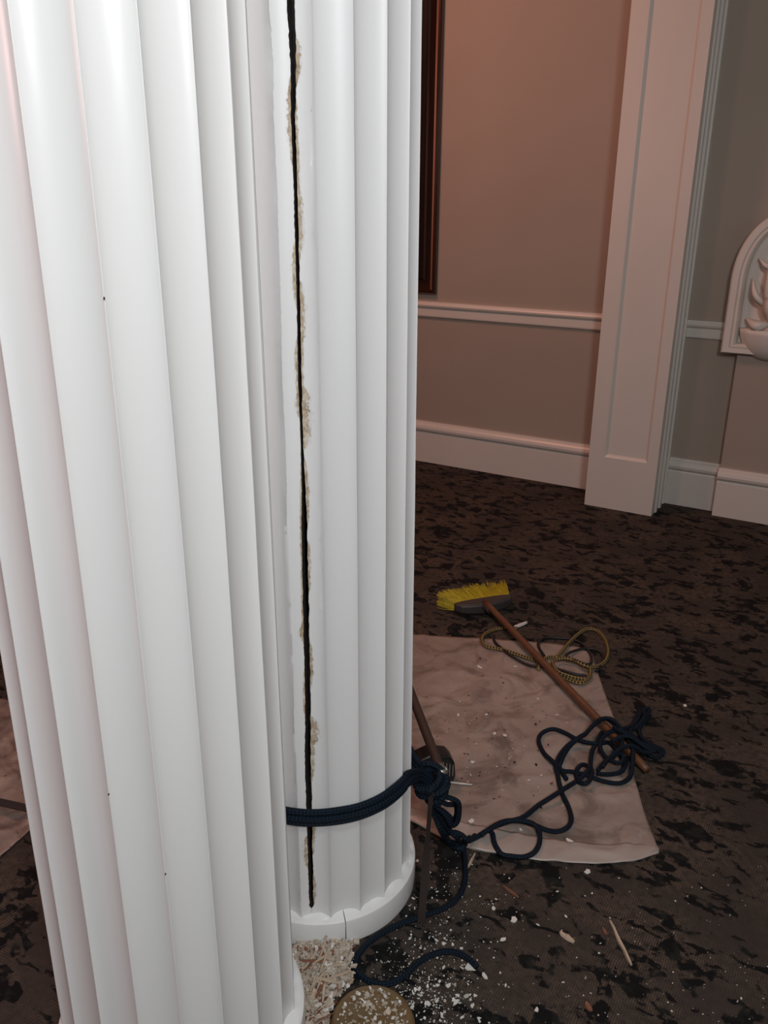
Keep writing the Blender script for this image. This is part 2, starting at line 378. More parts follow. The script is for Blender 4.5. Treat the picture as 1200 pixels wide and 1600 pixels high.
# ------------------------------------------------------------------ fluted columns
NF = 20; DPH = 2 * PI / NF; R0, TAP, FD = .2017, .00505, .0118
def rad(phi, ph0, z):
    t = ((phi - ph0) / DPH) % 1.0; u = 2 * t - 1
    prof = math.sqrt(max(0, 1 - (u * .93) ** 2)); edge = math.sqrt(1 - .93 ** 2)
    fdep = FD * (prof - edge) / (1 - edge)
    return R0 - TAP * z - fdep
def interp(tab, z):
    if z <= tab[0][0]: return tab[0][1]
    for (a, b), (c, d) in zip(tab, tab[1:]):
        if z <= c: return b + (d - b) * (z - a) / (c - a)
    return tab[-1][1]
def P2(r_, phi, z): return (r_ * math.sin(phi), -r_ * math.cos(phi), z)

# whole column close by
X1, Y1, PH1 = -.35566, 1.11362, .28038
col1 = thing('fluted_column', 'smooth intact white fluted column with no crack in it', 'column', (X1, Y1, 0))
angs = [PH1 + (k + j) * DPH for k in range(NF) for j in (0, .012, .03, .07, .14, .23, .34, .44, .56, .66, .77, .86, .93, .97, .988)]
zs = [.07 + i * .1 for i in range(31)] + [ZC]
v = [P2(rad(a, PH1, z) + .0006 * noise.noise((a * 3, z * 6, 1)), a, z) for z in zs for a in angs]; n = len(angs)
f = [(i * n + k, i * n + (k + 1) % n, (i + 1) * n + (k + 1) % n, (i + 1) * n + k) for i in range(len(zs) - 1) for k in range(n)]
SH1 = mk('shaft', v, f, WHITE, col1, True)
def ring(parent, rb, hb, slit=None, mat=WHITE, seed=0):
    prof = [(rb - .001, 0), (rb, .006), (rb, hb - .008), (rb - .0012, hb - .003), (rb - .005, hb - .0005), (rb - .010, hb + .001), (.199, hb + .003), (.189, hb + .007), (.17, hb + .008), (.17, 0)]
    m = len(prof); N = 160; v = []; f = []
    for i in range(N + (1 if slit is not None else 0)):
        a = (slit or 0) + 2 * PI * i / N
        for k, (r_, z_) in enumerate(prof):
            aa_ = a
            if slit is not None and i in (0, N): aa_ += (1 if i == 0 else -1) * (.0035 + .004 * noise.noise((z_ * 90, seed, 3))) + .006 * noise.noise((z_ * 60, seed, 9))
            j = .004 * noise.noise((a * 9, seed, k * .2)) if 4 < k < 8 else .0008 * noise.noise((a * 6, seed, z_ * 12))
            v.append(P2(r_ + (j * .4), aa_, z_ + (j if k > 3 and k < 9 else 0)))
    for i in range(N):
        j = i + 1 if slit is not None else (i + 1) % N
        for k in range(m): f.append((i * m + k, j * m + k, j * m + (k + 1) % m, i * m + (k + 1) % m))
    o_ = mk('base_ring', v, f, mat, parent, True); o_.modifiers.new('edges', 'EDGE_SPLIT').split_angle = .45; return o_
ring(col1, .2175, .105, None, WHITE, 4)
for a_, z_ in ((PH1, 1.37), (PH1 - DPH, .73), (PH1, .59)):     # three small knocks on the arrises
    c_ = Vector(P2(rad(a_, PH1, z_) + .0006, a_, z_)); nr = Vector((math.sin(a_), -math.cos(a_), 0)); tt = Vector((math.cos(a_), math.sin(a_), 0)); v = []
    for lay in (-.001, .0004):
        for i in range(6): q = 2 * PI * i / 6; v.append(c_ + nr * lay + tt * .0009 * math.cos(q) * (1 + .3 * math.sin(i * 5)) + Vector((0, 0, .0017 * math.sin(q))))
    mk('paint_nick', v, [tuple(range(6))[::-1], tuple(range(6, 12))] + [(i, (i + 1) % 6, 6 + (i + 1) % 6, 6 + i) for i in range(6)], RAW_SHADED, SH1)

# split column behind it
X2, Y2, PH2 = -.13528, 1.55278, .46599
col2 = thing('fluted_column', 'cracked white fluted column with a long dark vertical split and blue rope tied around', 'column', (X2, Y2, 0))
CC = [(.09, -3.26), (.285, -3.01), (.439, -2.9), (.583, -1.89), (.719, -1.56), (.847, -1.24), (1.014, -.89), (1.103, -1.1), (1.189, -1.3), (1.312, -.85), (1.417, -.8), (1.49, -.71), (1.586, -.94), (1.653, -.05), (1.733, -.61), (2.6, -.2)]
CW = [(.0815, .0), (.0875, .0085), (.285, .0105), (.439, .0115), (.583, .0105), (.719, .0108), (.847, .0112), (.95, .0095), (1.014, .0065), (1.09, .0045), (1.189, .0058), (1.312, .0056), (1.49, .0062), (1.586, .0072), (1.653, .0092), (1.733, .011), (2.6, .012), (2.9, 0.0)]
# patches of lifted paint beside the split: (height, side, reach, half-height)
PATCH = [(1.66, 1, .010, .03), (1.58, -1, .008, .06), (1.44, 1, .010, .06), (1.36, -1, .008, .05), (1.30, 1, .012, .05), (1.21, -1, .007, .05), (1.14, 1, .019, .045), (1.105, 1, .016, .03), (1.15, -1, .009, .02), (1.0, 1, .008, .06), (.86, 1, .007, .05), (.73, -1, .009, .02), (.66, 1, .008, .05), (.60, -1, .005, .05), (.515, 1, .021, .035), (.45, 1, .010, .05), (.23, -1, .012, .04), (.27, 1, .008, .05), (.13, 1, .008, .04), (1.52, 1, .006, .09), (.8, -1, .004, .1), (1.25, 1, .006, .1), (.95, -1, .004, .1)]
def wear(z, sd, off):                            # off: metres beyond the split's edge
    q = 0
    for pz, ps, reach, hh in PATCH:
        if ps == sd:
            k = max(0, 1 - ((z - pz) / hh) ** 2); rr = reach * math.sqrt(k)
            if rr > 0: q = max(q, max(0, min(.8, .85 - .5 * off / (rr + 1e-4))))
    return max(q, .58 - off / .004)
offs = [0, .0012, .0025, .004, .006, .0085, .0115, .015, .019, .024]
fixed = []
for k in range(NF):
    for j in (0, .012, .03, .07, .16, .28, .40, .5, .6, .72, .84, .93, .97, .988):
        a = PH2 + (k + j) * DPH
        a = (a + PI) % (2 * PI) - PI
        if a < 0: a += 2 * PI
        if math.radians(6.2) < a < math.radians(348): fixed.append(a)
fixed.sort()
zs = [.062 + .005 * i for i in range(362)]; zs += [zs[-1] + .05 * (i + 1) for i in range(25)]; zs = [z for z in zs if z < ZC] + [ZC]
v = []; wr = []; 
for z in zs:
    c = math.radians(interp(CC, z)); hw = interp(CW, z) / 2 / .192
    jl = jr = 0
    if hw > 0:
        jr = (.006 * noise.noise((z * 45, 1.7, 0)) + .006 * noise.noise((z * 160, 7.7, 0))) * min(1, hw / .02); jl = (.006 * noise.noise((z * 45, 4.1, 0)) + .006 * noise.noise((z * 160, 9.1, 0))) * min(1, hw / .02)
    aR = c + max(0, hw + jr); aL = c - max(0, hw + jl)
    row = [(aR, rad(aR, PH2, z) - .04, 0), (aR, rad(aR, PH2, z), wear(z, 1, 0))]
    row += [(aR + q / .192, rad(aR + q / .192, PH2, z), wear(z, 1, q)) for q in offs[1:]]
    row += [(a, rad(a, PH2, z) + .0005 * noise.noise((a * 3, z * 6, 5)), 0) for a in fixed]
    row += [(aL - q / .192, rad(aL - q / .192, PH2, z), wear(z, -1, q)) for q in reversed(offs[1:])]
    row += [(aL, rad(aL, PH2, z), wear(z, -1, 0)), (aL, rad(aL, PH2, z) - .04, 0)]
    for a, r_, q in row: v.append(P2(r_, a, z)); wr.append(q)
n = len(row); f = []; mi = []
for i in range(len(zs) - 1):
    for k in range(n - 1):
        f.append((i * n + k, i * n + k + 1, (i + 1) * n + k + 1, (i + 1) * n + k)); mi.append(1 if k in (0, n - 2) else 0)
o = mk('shaft', v, f, [WHITE_WORN, RAW_SHADED], col2, True, mi=mi, recalc=False)
at = o.data.attributes.new('wear', 'FLOAT', 'POINT'); at.data.foreach_set('value', wr)
es = o.modifiers.new('edges', 'EDGE_SPLIT'); es.split_angle = 1.0
ring(col2, .2130, .062, math.radians(16.6), WHITE, 2)

# ------------------------------------------------------------------ plastic sheets
def coons(top, right, bottom, left, nu, nv):      # polylines of floor points; top & bottom run left->right, left & right run top->bottom
    def samp(pl, t):
        L = [0]
        for a, b in zip(pl, pl[1:]): L.append(L[-1] + (b - a).length)
        s_ = t * L[-1]
        for i in range(len(pl) - 1):
            if s_ <= L[i + 1] or i == len(pl) - 2:
                k = (s_ - L[i]) / max(1e-9, L[i + 1] - L[i]); return pl[i].lerp(pl[i + 1], k)
    g = []
    for j in range(nv + 1):
        t = j / nv; row = []
        for i in range(nu + 1):
            s_ = i / nu
            P_ = (1 - t) * samp(top, s_) + t * samp(bottom, s_) + (1 - s_) * samp(left, t) + s_ * samp(right, t)
            P_ -= (1 - s_) * (1 - t) * top[0] + s_ * (1 - t) * top[-1] + (1 - s_) * t * bottom[0] + s_ * t * bottom[-1]
            row.append(P_)
        g.append(row)
    return g
def sheet_mesh(name, g, mat, parent, hfun, thick=.0012):
    nv, nu = len(g) - 1, len(g[0]) - 1; v = []; f = []
    for j in range(nv + 1):
        for i in range(nu + 1):
            P_ = g[j][i]; v.append((P_.x, P_.y, hfun(P_, i / nu, j / nv)))
    for j in range(nv):
        for i in range(nu): a = j * (nu + 1) + i; f.append((a, a + 1, a + nu + 2, a + nu + 1))
    o = mk(name, v, f, mat, parent, True, recalc=False)
    s_ = o.modifiers.new('thickness', 'SOLIDIFY'); s_.thickness = thick; s_.offset = 1
    return o
def wrinkle(P_, amp=1):
    q = noise.noise((P_.x * 7, P_.y * 5, 0)) * .5 + noise.noise((P_.x * 18, P_.y * 13, 3)) * .25
    r_ = 1 - abs(noise.noise((P_.x * 5 + P_.y * 2, P_.y * 6 - P_.x * 3, 8)))
    r2 = 1 - abs(noise.noise((P_.x * 12 - P_.y * 5, P_.y * 11, 11)))
    return max(.0, .62 * amp * (.006 * q + .009 * max(0, r_ - .82) / .18 + .005 * max(0, r2 - .8) / .2))
SHEETS = []
def ground(x, y):
    z = 0
    for t in SHEETS:
        h = t.ray_cast(Vector((x, y, 1)), Vector((0, 0, -1)))
        if h[0] is not None: z = max(z, h[0].z + .0014)
    return z
def solid(o):
    from mathutils.bvhtree import BVHTree
    SHEETS.append(BVHTree.FromPolygons([q.co.copy() for q in o.data.vertices], [tuple(q.vertices) for q in o.data.polygons])); return o
def onto(px_, py_, c=0.0):                        # point seen at a pixel, resting with clearance c on carpet or sheet
    P_ = fl(px_, py_)
    for _ in range(3): P_ = fl(px_, py_, ground(P_.x, P_.y) + c)
    P_.z = c; return P_
px = lambda L: [fl(a, b) for a, b in L]
top = px([(520, 982), (648, 992), (750, 998), (850, 1005), (905, 1011), (925, 1022)])
rt = px([(925, 1022), (940, 1070), (962, 1130), (985, 1195), (1006, 1268), (1028, 1332)])
bot = px([(585, 1252), (650, 1288), (690, 1310), (740, 1330), (850, 1346), (930, 1350), (990, 1347), (1028, 1332)])
lt = px([(520, 982), (545, 1070), (560, 1150), (585, 1252)])
g = coons(top, rt, bot, lt, 90, 90)
def hs(P_, s_, t): 
    e_ = min(1, min(s_, 1 - s_, t, 1 - t) * 14)
    return .0015 + wrinkle(P_) * (.35 + .65 * e_) + .008 * max(0, 1 - ((1 - s_) ** 2 + (1 - t) ** 2) / .006)
sh = thing('plastic_dust_sheet', 'dirty translucent plastic dust sheet under the broom and rope coils', 'dust sheet', tuple(fl(800, 1180)))
def reparent(o, par):
    o.parent = par; o.matrix_parent_inverse = Matrix.LocRotScale(par.location, par.rotation_euler, (1, 1, 1)).inverted(); return o
reparent(solid(sheet_mesh('sheet_body', g, SHEET, None, hs)), sh)
hem_top = px([(600, 1244), (655, 1268), (700, 1284), (760, 1297), (850, 1312), (930, 1322), (985, 1322), (1024, 1322)])
g2 = coons(hem_top, px([(1024, 1322), (1029, 1330), (1029, 1336)]), px([(592, 1258), (650, 1290), (690, 1312), (740, 1332), (850, 1348), (930, 1352), (990, 1349), (1029, 1336)]), px([(600, 1244), (592, 1258)]), 80, 10)
def hh(P_, s_, t): return .005 + wrinkle(P_) * .9 + .004 * math.sin(PI * t) * (.5 + .5 * s_)
reparent(solid(sheet_mesh('folded_hem', g2, HEM, None, hh)), sh)
def sheet_z(x, y):                                 # rough top height used to lay things on the sheet
    return ground(x, y)

top = px([(-260, 1062), (-120, 1076), (0, 1092), (60, 1100)]); bot = px([(-260, 1560), (-120, 1452), (0, 1342), (62, 1286)])
g = coons(top, px([(60, 1100), (75, 1190), (62, 1286)]), bot, px([(-260, 1062), (-300, 1300), (-260, 1560)]), 70, 70)
sh2 = thing('plastic_dust_sheet', 'crumpled pinkish dust sheet with a dark grey strip across it beside the intact column', 'dust sheet', tuple(fl(-60, 1240)))
reparent(sheet_mesh('sheet_body', g, SHEET, None, lambda P_, s_, t: .0015 + 1.6 * wrinkle(P_)), sh2)
tape = [fl(a, b, .022) for a, b in ((-150, 1234), (-60, 1246), (0, 1254), (45, 1264), (62, 1262))]
v = []; f = []
for i, P_ in enumerate(spline(tape, .03)):
    v += [P_ + Vector((0, -.012, 0)), P_ + Vector((0, .012, 0)), P_ + Vector((0, .012, .003)), P_ + Vector((0, -.012, .003))]
K = len(v) // 4
for i in range(K - 1):
    for k in range(4): f.append((i * 4 + k, i * 4 + (k + 1) % 4, i * 4 + 4 + (k + 1) % 4, i * 4 + 4 + k))
f += [(0, 1, 2, 3), (K * 4 - 4, K * 4 - 3, K * 4 - 2, K * 4 - 1)]
reparent(mk('dark_strip', v, f, DARKTAPE), sh2)

# ------------------------------------------------------------------ broom
hb, he = fl(757, 940, .055), fl(1011, 1203, .019)
br_ = thing('broom', 'broom with yellow bristles and brown wooden handle lying across the dust sheet', 'broom', (hb.x, hb.y, 0))
ax = (Vector((hb.x, hb.y, 0)) - Vector((he.x, he.y, 0))).normalized(); sd = Vector((-ax.y, ax.x, 0)) * -1   # ax: away from handle, sd: to the right
hd = (he - hb).normalized()
HANDLE = reparent(tube('handle', [hb + hd * .01, hb.lerp(he, .3), hb.lerp(he, .7), he], .0118, BROOMWOOD, None, .05, 14, taper=lambda t: 1 if t < .985 else .8), br_)
def loc(a, s_, z): return Vector((hb.x, hb.y, 0)) + ax * a + sd * s_ + Vector((0, 0, z))
# block: rounded long body, arched back towards the handle
v = []; f = []; K = 16; hwid = .118
for i in range(K + 1):
    s_ = -1 + 2 * i / K; x = .012 + s_ * hwid; e_ = (1 - abs(s_) ** 4)
    a0 = .012 - .030 * (1 - s_ * s_) ; a1 = .042
    for a, z in ((a0 + .004, .012), (a1, .010), (a1, .052), (a0 + .010, .054), (a0, .046), (a0, .018)):
        v.append(loc(a if e_ > .3 else (a + a1) / 2, x, .032 + (z - .032) * (.72 + .28 * e_)))
for i in range(K):
    for k in range(6): f.append((i * 6 + k, i * 6 + (k + 1) % 6, i * 6 + 6 + (k + 1) % 6, i * 6 + 6 + k))
f += [tuple(range(6)), tuple(range(K * 6, K * 6 + 6))]
HEAD = reparent(bev(mk('head_block', v, f, BLOCK), .004), br_)
reparent(tube('socket', [loc(.004, .0, .04), loc(-.03, .0, .0435), loc(-.055, .0, .0435)], .017, BLOCK, None, .01, 14, taper=lambda t: 1.15 - .3 * t), br_)
v = []; f = []
for i in range(1500):
    s_ = R.uniform(-1, 1); z0 = R.uniform(.014, .05)
    base = loc(.04, .012 + s_ * hwid * .96, z0)
    ln = R.uniform(.066, .088) * (1 - .1 * abs(s_)); spread = s_ * .022 - .012 * (s_ < -.3) * (-s_) + R.gauss(0, .006)
    tip = base + ax * ln + sd * (spread - .008) + Vector((0, 0, max(-z0 + .004, (z0 - .025) * .7 + R.gauss(0, .006))))
    mid = base.lerp(tip, .55) + Vector((R.gauss(0, .002), R.gauss(0, .002), R.gauss(0, .002)))
    k = len(v); q = .0011
    for P_, w_ in ((base, q), (mid, q), (tip, q * .7)):
        v += [P_ - sd * w_, P_ + sd * w_, P_ + Vector((0, 0, w_ * 1.6))]
    for a in (0, 3):
        for b in range(3): f.append((k + a + b, k + a + (b + 1) % 3, k + a + 3 + (b + 1) % 3, k + a + 3 + b))
    f.append((k + 6, k + 7, k + 8))
o = mk('bristles', v, f, BRIST, HEAD, recalc=False); o['kind'] = 'stuff'
# bristle root pad keeps the tufts dense
v = []; f = []
for i in range(9):
    s_ = -1 + i / 4
    for a, z in ((.04, .013), (.085 + .006 * R.random(), .008), (.085 + .006 * R.random(), .045), (.04, .05)): v.append(loc(a, .012 + s_ * hwid * .95 * (1 + (a - .04) * 3.5) - (a - .04) * .15, z))
for i in range(8):
    for k in range(4): f.append((i * 4 + k, i * 4 + (k + 1) % 4, i * 4 + 4 + (k + 1) % 4, i * 4 + 4 + k))
f += [(0, 1, 2, 3), (32, 33, 34, 35)]
mk('bristle_tuft', v, f, BRIST, HEAD)

# ------------------------------------------------------------------ ropes
def zp(L, base=.0, lift=()):                      # crop coordinates (x,y[,lift]) -> points on floor
    out = []
    for q in L:
        a, b = 640 + q[0] * .35, 860 + q[1] * .35
        out.append(onto(a, b, base + (q[2] if len(q) > 2 else 0)))
    return out
yr = thing('yellow_black_rope', 'yellow and black flecked rope looped under the broom handle', 'rope', tuple(fl(840, 1020)))
reparent(tube('strand', zp([(480, 348), (430, 346), (375, 355), (335, 378), (322, 405), (345, 432), (410, 442), (480, 466), (550, 490), (620, 508), (655, 545), (700, 576), (765, 594), (800, 572), (806, 535), (785, 512), (735, 497), (680, 484), (625, 476), (585, 500), (575, 530)], .0066), .0062, YEL, None, .006, drape=True), yr)
reparent(tube('strand', zp([(655, 480, .006), (680, 455, .004), (712, 415), (745, 380), (790, 352), (835, 358), (872, 398), (886, 455), (868, 500), (825, 522), (780, 515, .012), (730, 490, .012), (675, 482, .012), (640, 500, .012), (660, 540, .012), (720, 568, .010), (775, 575, .006)], .0066), .0062, YEL, None, .006, drape=True), yr)
cb = thing('black_cord', 'thin black cord tangled with the yellow and black rope', 'cord', tuple(fl(855, 1015)))
reparent(tube('strand', zp([(375, 398), (392, 425), (450, 468, .004), (510, 505), (570, 524), (620, 520, .008), (680, 535, .012), (730, 555, .014), (790, 560, .014)], .0052), .0048, CABLE, None, .007, drape=True), cb)
reparent(tube('strand', zp([(600, 470, .008), (580, 440), (576, 412), (605, 394), (680, 392), (745, 404), (785, 435), (812, 480), (800, 510, .014), (740, 492, .016), (700, 470, .012), (740, 448), (800, 440), (850, 455), (865, 490), (835, 540)], .0052), .0048, CABLE, None, .007, drape=True), cb)
solid(HANDLE)                                      # the blue rope lies over the broom handle
rope = thing('blue_rope', 'dark blue braided rope tied around the cracked column and coiled on the dust sheet', 'rope', (X2, Y2, 0))
RR = .0062
K0 = aty(674, 1224, 1.545)                         # knot centre
for k, z in enumerate((.3155, .3285, .3415)):
    pts = [K0 + Vector((.0, .016, .012 * (k - 1) + .012)), K0 + Vector((-.035, .05, .02 + .012 * (k - 1)))]
    for i in range(72):
        a = math.radians(128 + (426 - 128) * i / 71); rr = R0 + RR - .001 + .0008 * noise.noise((a * 4, k, 0)) + (.004 if k == 1 else 0)
        pts.append(Vector((X2, Y2, 0)) + Vector(P2(rr, a, z + .003 * noise.noise((math.cos(a) * 2, math.sin(a) * 2, k * 3)))))
    pts += [K0 + Vector((-.026, -.02, .038 + .010 * (k - 1))), K0 + Vector((.004, -.004, .012 * (k - 1)))]
    reparent(tube('wrap', pts, RR * 1.08, BLUE, None, .012, 10), rope)
# knot: turns wound round a slanting core, then hanging bights
B1 = aty(700, 1272, 1.58); B2 = fl(722, 1318, .012)
dk = (B1 - K0).normalized(); n1 = dk.cross(Vector((0, 1, 0))).normalized(); n2 = dk.cross(n1)
pts = []
for i in range(60):
    t = i / 59; a = t * 2 * PI * 4.6; rr = .026 + .007 * math.sin(t * PI) + .004 * math.sin(a * 1.7)
    pts.append(K0 + dk * (-.030 + .062 * t + .010 * math.sin(a * .5)) + n1 * rr * math.cos(a) + n2 * rr * .8 * math.sin(a))
reparent(tube('knot', pts, RR * 1.15, BLUE, None, .005), rope)
pts = [K0 + dk * .0 + n1 * .02, K0 - n1 * .03 + dk * .02 - n2 * .02, K0 - dk * .035 - n2 * .028, K0 + n1 * .032 - dk * .01 - n2 * .01, K0 + dk * .04 + n2 * .028, K0 - n1 * .02 + dk * .05, K0 - dk * .02 + n2 * .03, K0 + n1 * .03 + dk * .03 - n2 * .026, K0 + dk * .05]
reparent(tube('knot', pts, RR * 1.15, BLUE, None, .005), rope)
def zk(L, y): return [aty(630 + a * .2374, 1080 + b * .2374, y) for a, b in L]
reparent(tube('knot_bight', zk([(230, 690), (300, 700), (360, 730), (368, 790), (355, 860), (320, 885), (300, 850), (265, 800), (220, 760)], 1.57), RR, BLUE, None, .005), rope)
reparent(tube('knot_bight', zk([(240, 720), (290, 745), (345, 750), (352, 810), (330, 850), (300, 820), (250, 780)], 1.60), RR, BLUE, None, .005), rope)
reparent(tube('hanging_strand', [K0 + dk * .02] + zk([(190, 760), (220, 850), (255, 930)], 1.575) + [fl(700, 1316, .012), fl(716, 1326, .012), fl(728, 1318, .016)], RR * 1.05, BLUE, None, .006), rope)
reparent(tube('hanging_strand', [K0 + dk * .03 + n1 * .01] + zk([(225, 770), (265, 850), (310, 920), (350, 960)], 1.59) + [fl(722, 1316, .014), fl(735, 1308, .012)], RR * 1.05, BLUE, None, .006), rope)
reparent(tube('hanging_strand', [K0 + dk * .03 - n1 * .015] + zk([(205, 790), (240, 880), (290, 930), (340, 930), (390, 950), (430, 985)], 1.60) + [fl(742, 1306, .016)], RR * 1.05, BLUE, None, .006), rope)
reparent(tube('hanging_strand', [K0 + dk * .02 + n2 * .02] + zk([(215, 760), (245, 860), (275, 940), (300, 985)], 1.62) + [fl(712, 1318, .016), fl(724, 1330, .010)], RR * 1.05, BLUE, None, .006), rope)
z0 = RR + .0004
def strand(L, nm='strand', base=z0): reparent(tube(nm, zp(L, base), RR, BLUE, None, .007, drape=True), rope)
strand([(240, 1325, .004), (300, 1280), (370, 1240, .006), (440, 1213), (510, 1192), (580, 1140), (660, 1085, .012), (730, 1040), (770, 1015, .01), (800, 975, .014), (770, 960, .006), (745, 985), (752, 1030, .004), (790, 1040, .012), (815, 1000, .012), (808, 960), (815, 900), (840, 850, .01), (858, 818)])
strand([(352, 1246, .006), (370, 1266), (380, 1310), (410, 1352), (455, 1378), (510, 1380), (555, 1352), (580, 1305), (577, 1255, .004), (545, 1224, .012), (490, 1208, .012), (425, 1215, .014), (365, 1240, .014), (320, 1272, .008)])
strand([(450, 1207, .006), (500, 1212, .004), (560, 1232, .004), (610, 1252), (665, 1257), (708, 1237), (722, 1195), (706, 1140), (680, 1085, .002), (662, 1010), (656, 950, .004), (690, 890), (745, 845, .012), (815, 810), (880, 797), (935, 808, .012), (985, 838), (1050, 872), (1100, 900)])
strand([(700, 1025), (668, 975, .002), (640, 945, .012), (598, 905), (576, 858), (590, 818), (640, 803), (700, 820), (755, 850, .004), (830, 866, .010), (895, 862), (950, 885), (968, 930), (950, 985), (900, 1000), (835, 998, .006)])
strand([(670, 960, .006), (690, 915), (720, 870), (770, 830, .012), (835, 800), (905, 800, .012), (960, 845), (985, 905), (992, 960), (985, 1010), (940, 1040), (870, 1032), (800, 1010, .008), (730, 990), (680, 985, .004), (665, 960)])
strand([(840, 985, .01), (870, 950, .012), (915, 925, .014), (945, 890, .014), (930, 850, .012), (890, 840, .016), (850, 870, .012), (870, 920, .010), (930, 955, .008), (955, 930, .016), (930, 890, .022)])
strand([(905, 830, .02), (950, 850, .022), (1010, 870, .016), (1060, 905, .012), (1095, 925), (1120, 915), (1105, 885), (1060, 870, .006), (1000, 850, .014), (940, 820, .020)])
strand([(930, 800, .018), (985, 790, .006), (1015, 760), (1035, 722), (1060, 706), (1072, 712), (1055, 750), (1025, 800), (1040, 840), (1085, 870), (1130, 890), (1128, 912)])
strand([(900, 880, .02), (950, 870, .02), (1020, 890, .016), (1080, 915, .012), (1040, 930), (990, 915, .008), (940, 905, .018), (890, 930, .018), (860, 970, .016)])
strand([(1000, 800), (1030, 770, .008), (1050, 735, .008), (1030, 715), (1005, 760), (985, 820, .008), (1010, 860, .02)])
reparent(tube('tail', [fl(a, b, RR + .002) for a, b in [(724, 1322), (727, 1350), (726, 1378), (716, 1402), (695, 1418), (665, 1430), (632, 1441), (602, 1455), (575, 1474), (558, 1497), (556, 1514), (568, 1528), (590, 1537), (614, 1535), (636, 1521), (655, 1503), (680, 1490), (706, 1487), (728, 1495), (745, 1511)]], RR, BLUE, None, .007), rope)


# ------------------------------------------------------------------ things at the knot
stick = thing('wooden_lever_stick', 'round brown stick pushed through the blue knot behind the cracked column', 'stick', tuple(K0))
sa, sb = aty(688, 1203, 1.565), aty(628, 1046, 2.0)
reparent(tube('rod', [sa, sa.lerp(sb, .35), sa.lerp(sb, .7), sb], .0115, LEVER, None, .03, 12), stick)
dd = (sb - sa).normalized()
reparent(tube('metal_ferrule', [sa - dd * .02, sa + dd * .012], .0127, SILVER, None, .01, 14), stick)
st_ = [aty(674, 1236, 1.52), aty(671, 1275, 1.505), aty(668, 1310, 1.49), aty(664, 1365, 1.455), fl(660, 1420, .03), fl(658, 1442, .004)]
v = []; f = []; P_ = spline(st_, .012)
for i, q in enumerate(P_):
    t = i / (len(P_) - 1); a = .5 + 1.0 * math.sin(t * 5); w_ = .0058 + .0025 * (t > .35) * min(1, (t - .35) * 6)
    dx = Vector((math.cos(a * .5), math.sin(a * .5), 0)); nn = Vector((-dx.y, dx.x, 0)) * .0013
    v += [q - dx * w_ - nn, q + dx * w_ - nn, q + dx * w_ + nn, q - dx * w_ + nn]
K = len(P_)
for i in range(K - 1):
    for k in range(4): f.append((i * 4 + k, i * 4 + (k + 1) % 4, i * 4 + 4 + (k + 1) % 4, i * 4 + 4 + k))
f += [(0, 1, 2, 3), (K * 4 - 4, K * 4 - 3, K * 4 - 2, K * 4 - 1)]
tag(mk('webbing_strap', v, f, STRAP), 'dark brown webbing strap hanging from the knot down to the carpet', 'strap')

rb = fl(678, 1226, .0); rt_ = thing('ratchet_buckle', 'small black ratchet buckle with pale ribs on the dust sheet behind the knot', 'buckle', (rb.x + .004, rb.y + .02, ground(rb.x, rb.y) + .003), .2); rt_.scale = (1.0, 1.25, 1.35)
pr = [(-.055, 0), (.045, 0), (.05, .015), (.047, .045), (.03, .062), (-.02, .07), (-.055, .06), (-.066, .03)]
v = [(a, -.022, b) for a, b in pr] + [(a, .022, b) for a, b in pr]; n = len(pr)
RB = bev(mk('body', v, [tuple(range(n)), tuple(range(n, 2 * n))[::-1]] + [(i, (i + 1) % n, n + (i + 1) % n, n + i) for i in range(n)], BLACKP, rt_), .006, 3)
for k in range(4):
    x = .012 + k * .0088; mk('rib', *boxvf(x, x + .0028, -.0245, -.0215, .018, .052 - k * .003), SILVER, RB)
mk('label_plate', *boxvf(-.004, .008, -.0245, -.0215, .01, .04), SILVER, RB)
tube('pin', [(.02, -.03, .035), (.02, .03, .035)], .006, SILVER, rt_, .02, 12)

# ------------------------------------------------------------------ dish and debris
dish_c = fl(582, 1603)
dish = thing('amber_lid', 'upturned round amber brown lid dusted with plaster chips beside the column bases', 'lid', (dish_c.x, dish_c.y, 0))
lathe('lid_body', [(.078, .0), (.0785, .006), (.0775, .014), (.072, .0185), (.066, .0175), (.062, .016), (.05, .0165), (.03, .017), (.005, .0172)], AMBER, dish, 56)
lathe('lid_rim', [(.0795, .0), (.0815, .003), (.0795, .006), (.0765, .006), (.0765, .0)], AMBER, dish, 56)

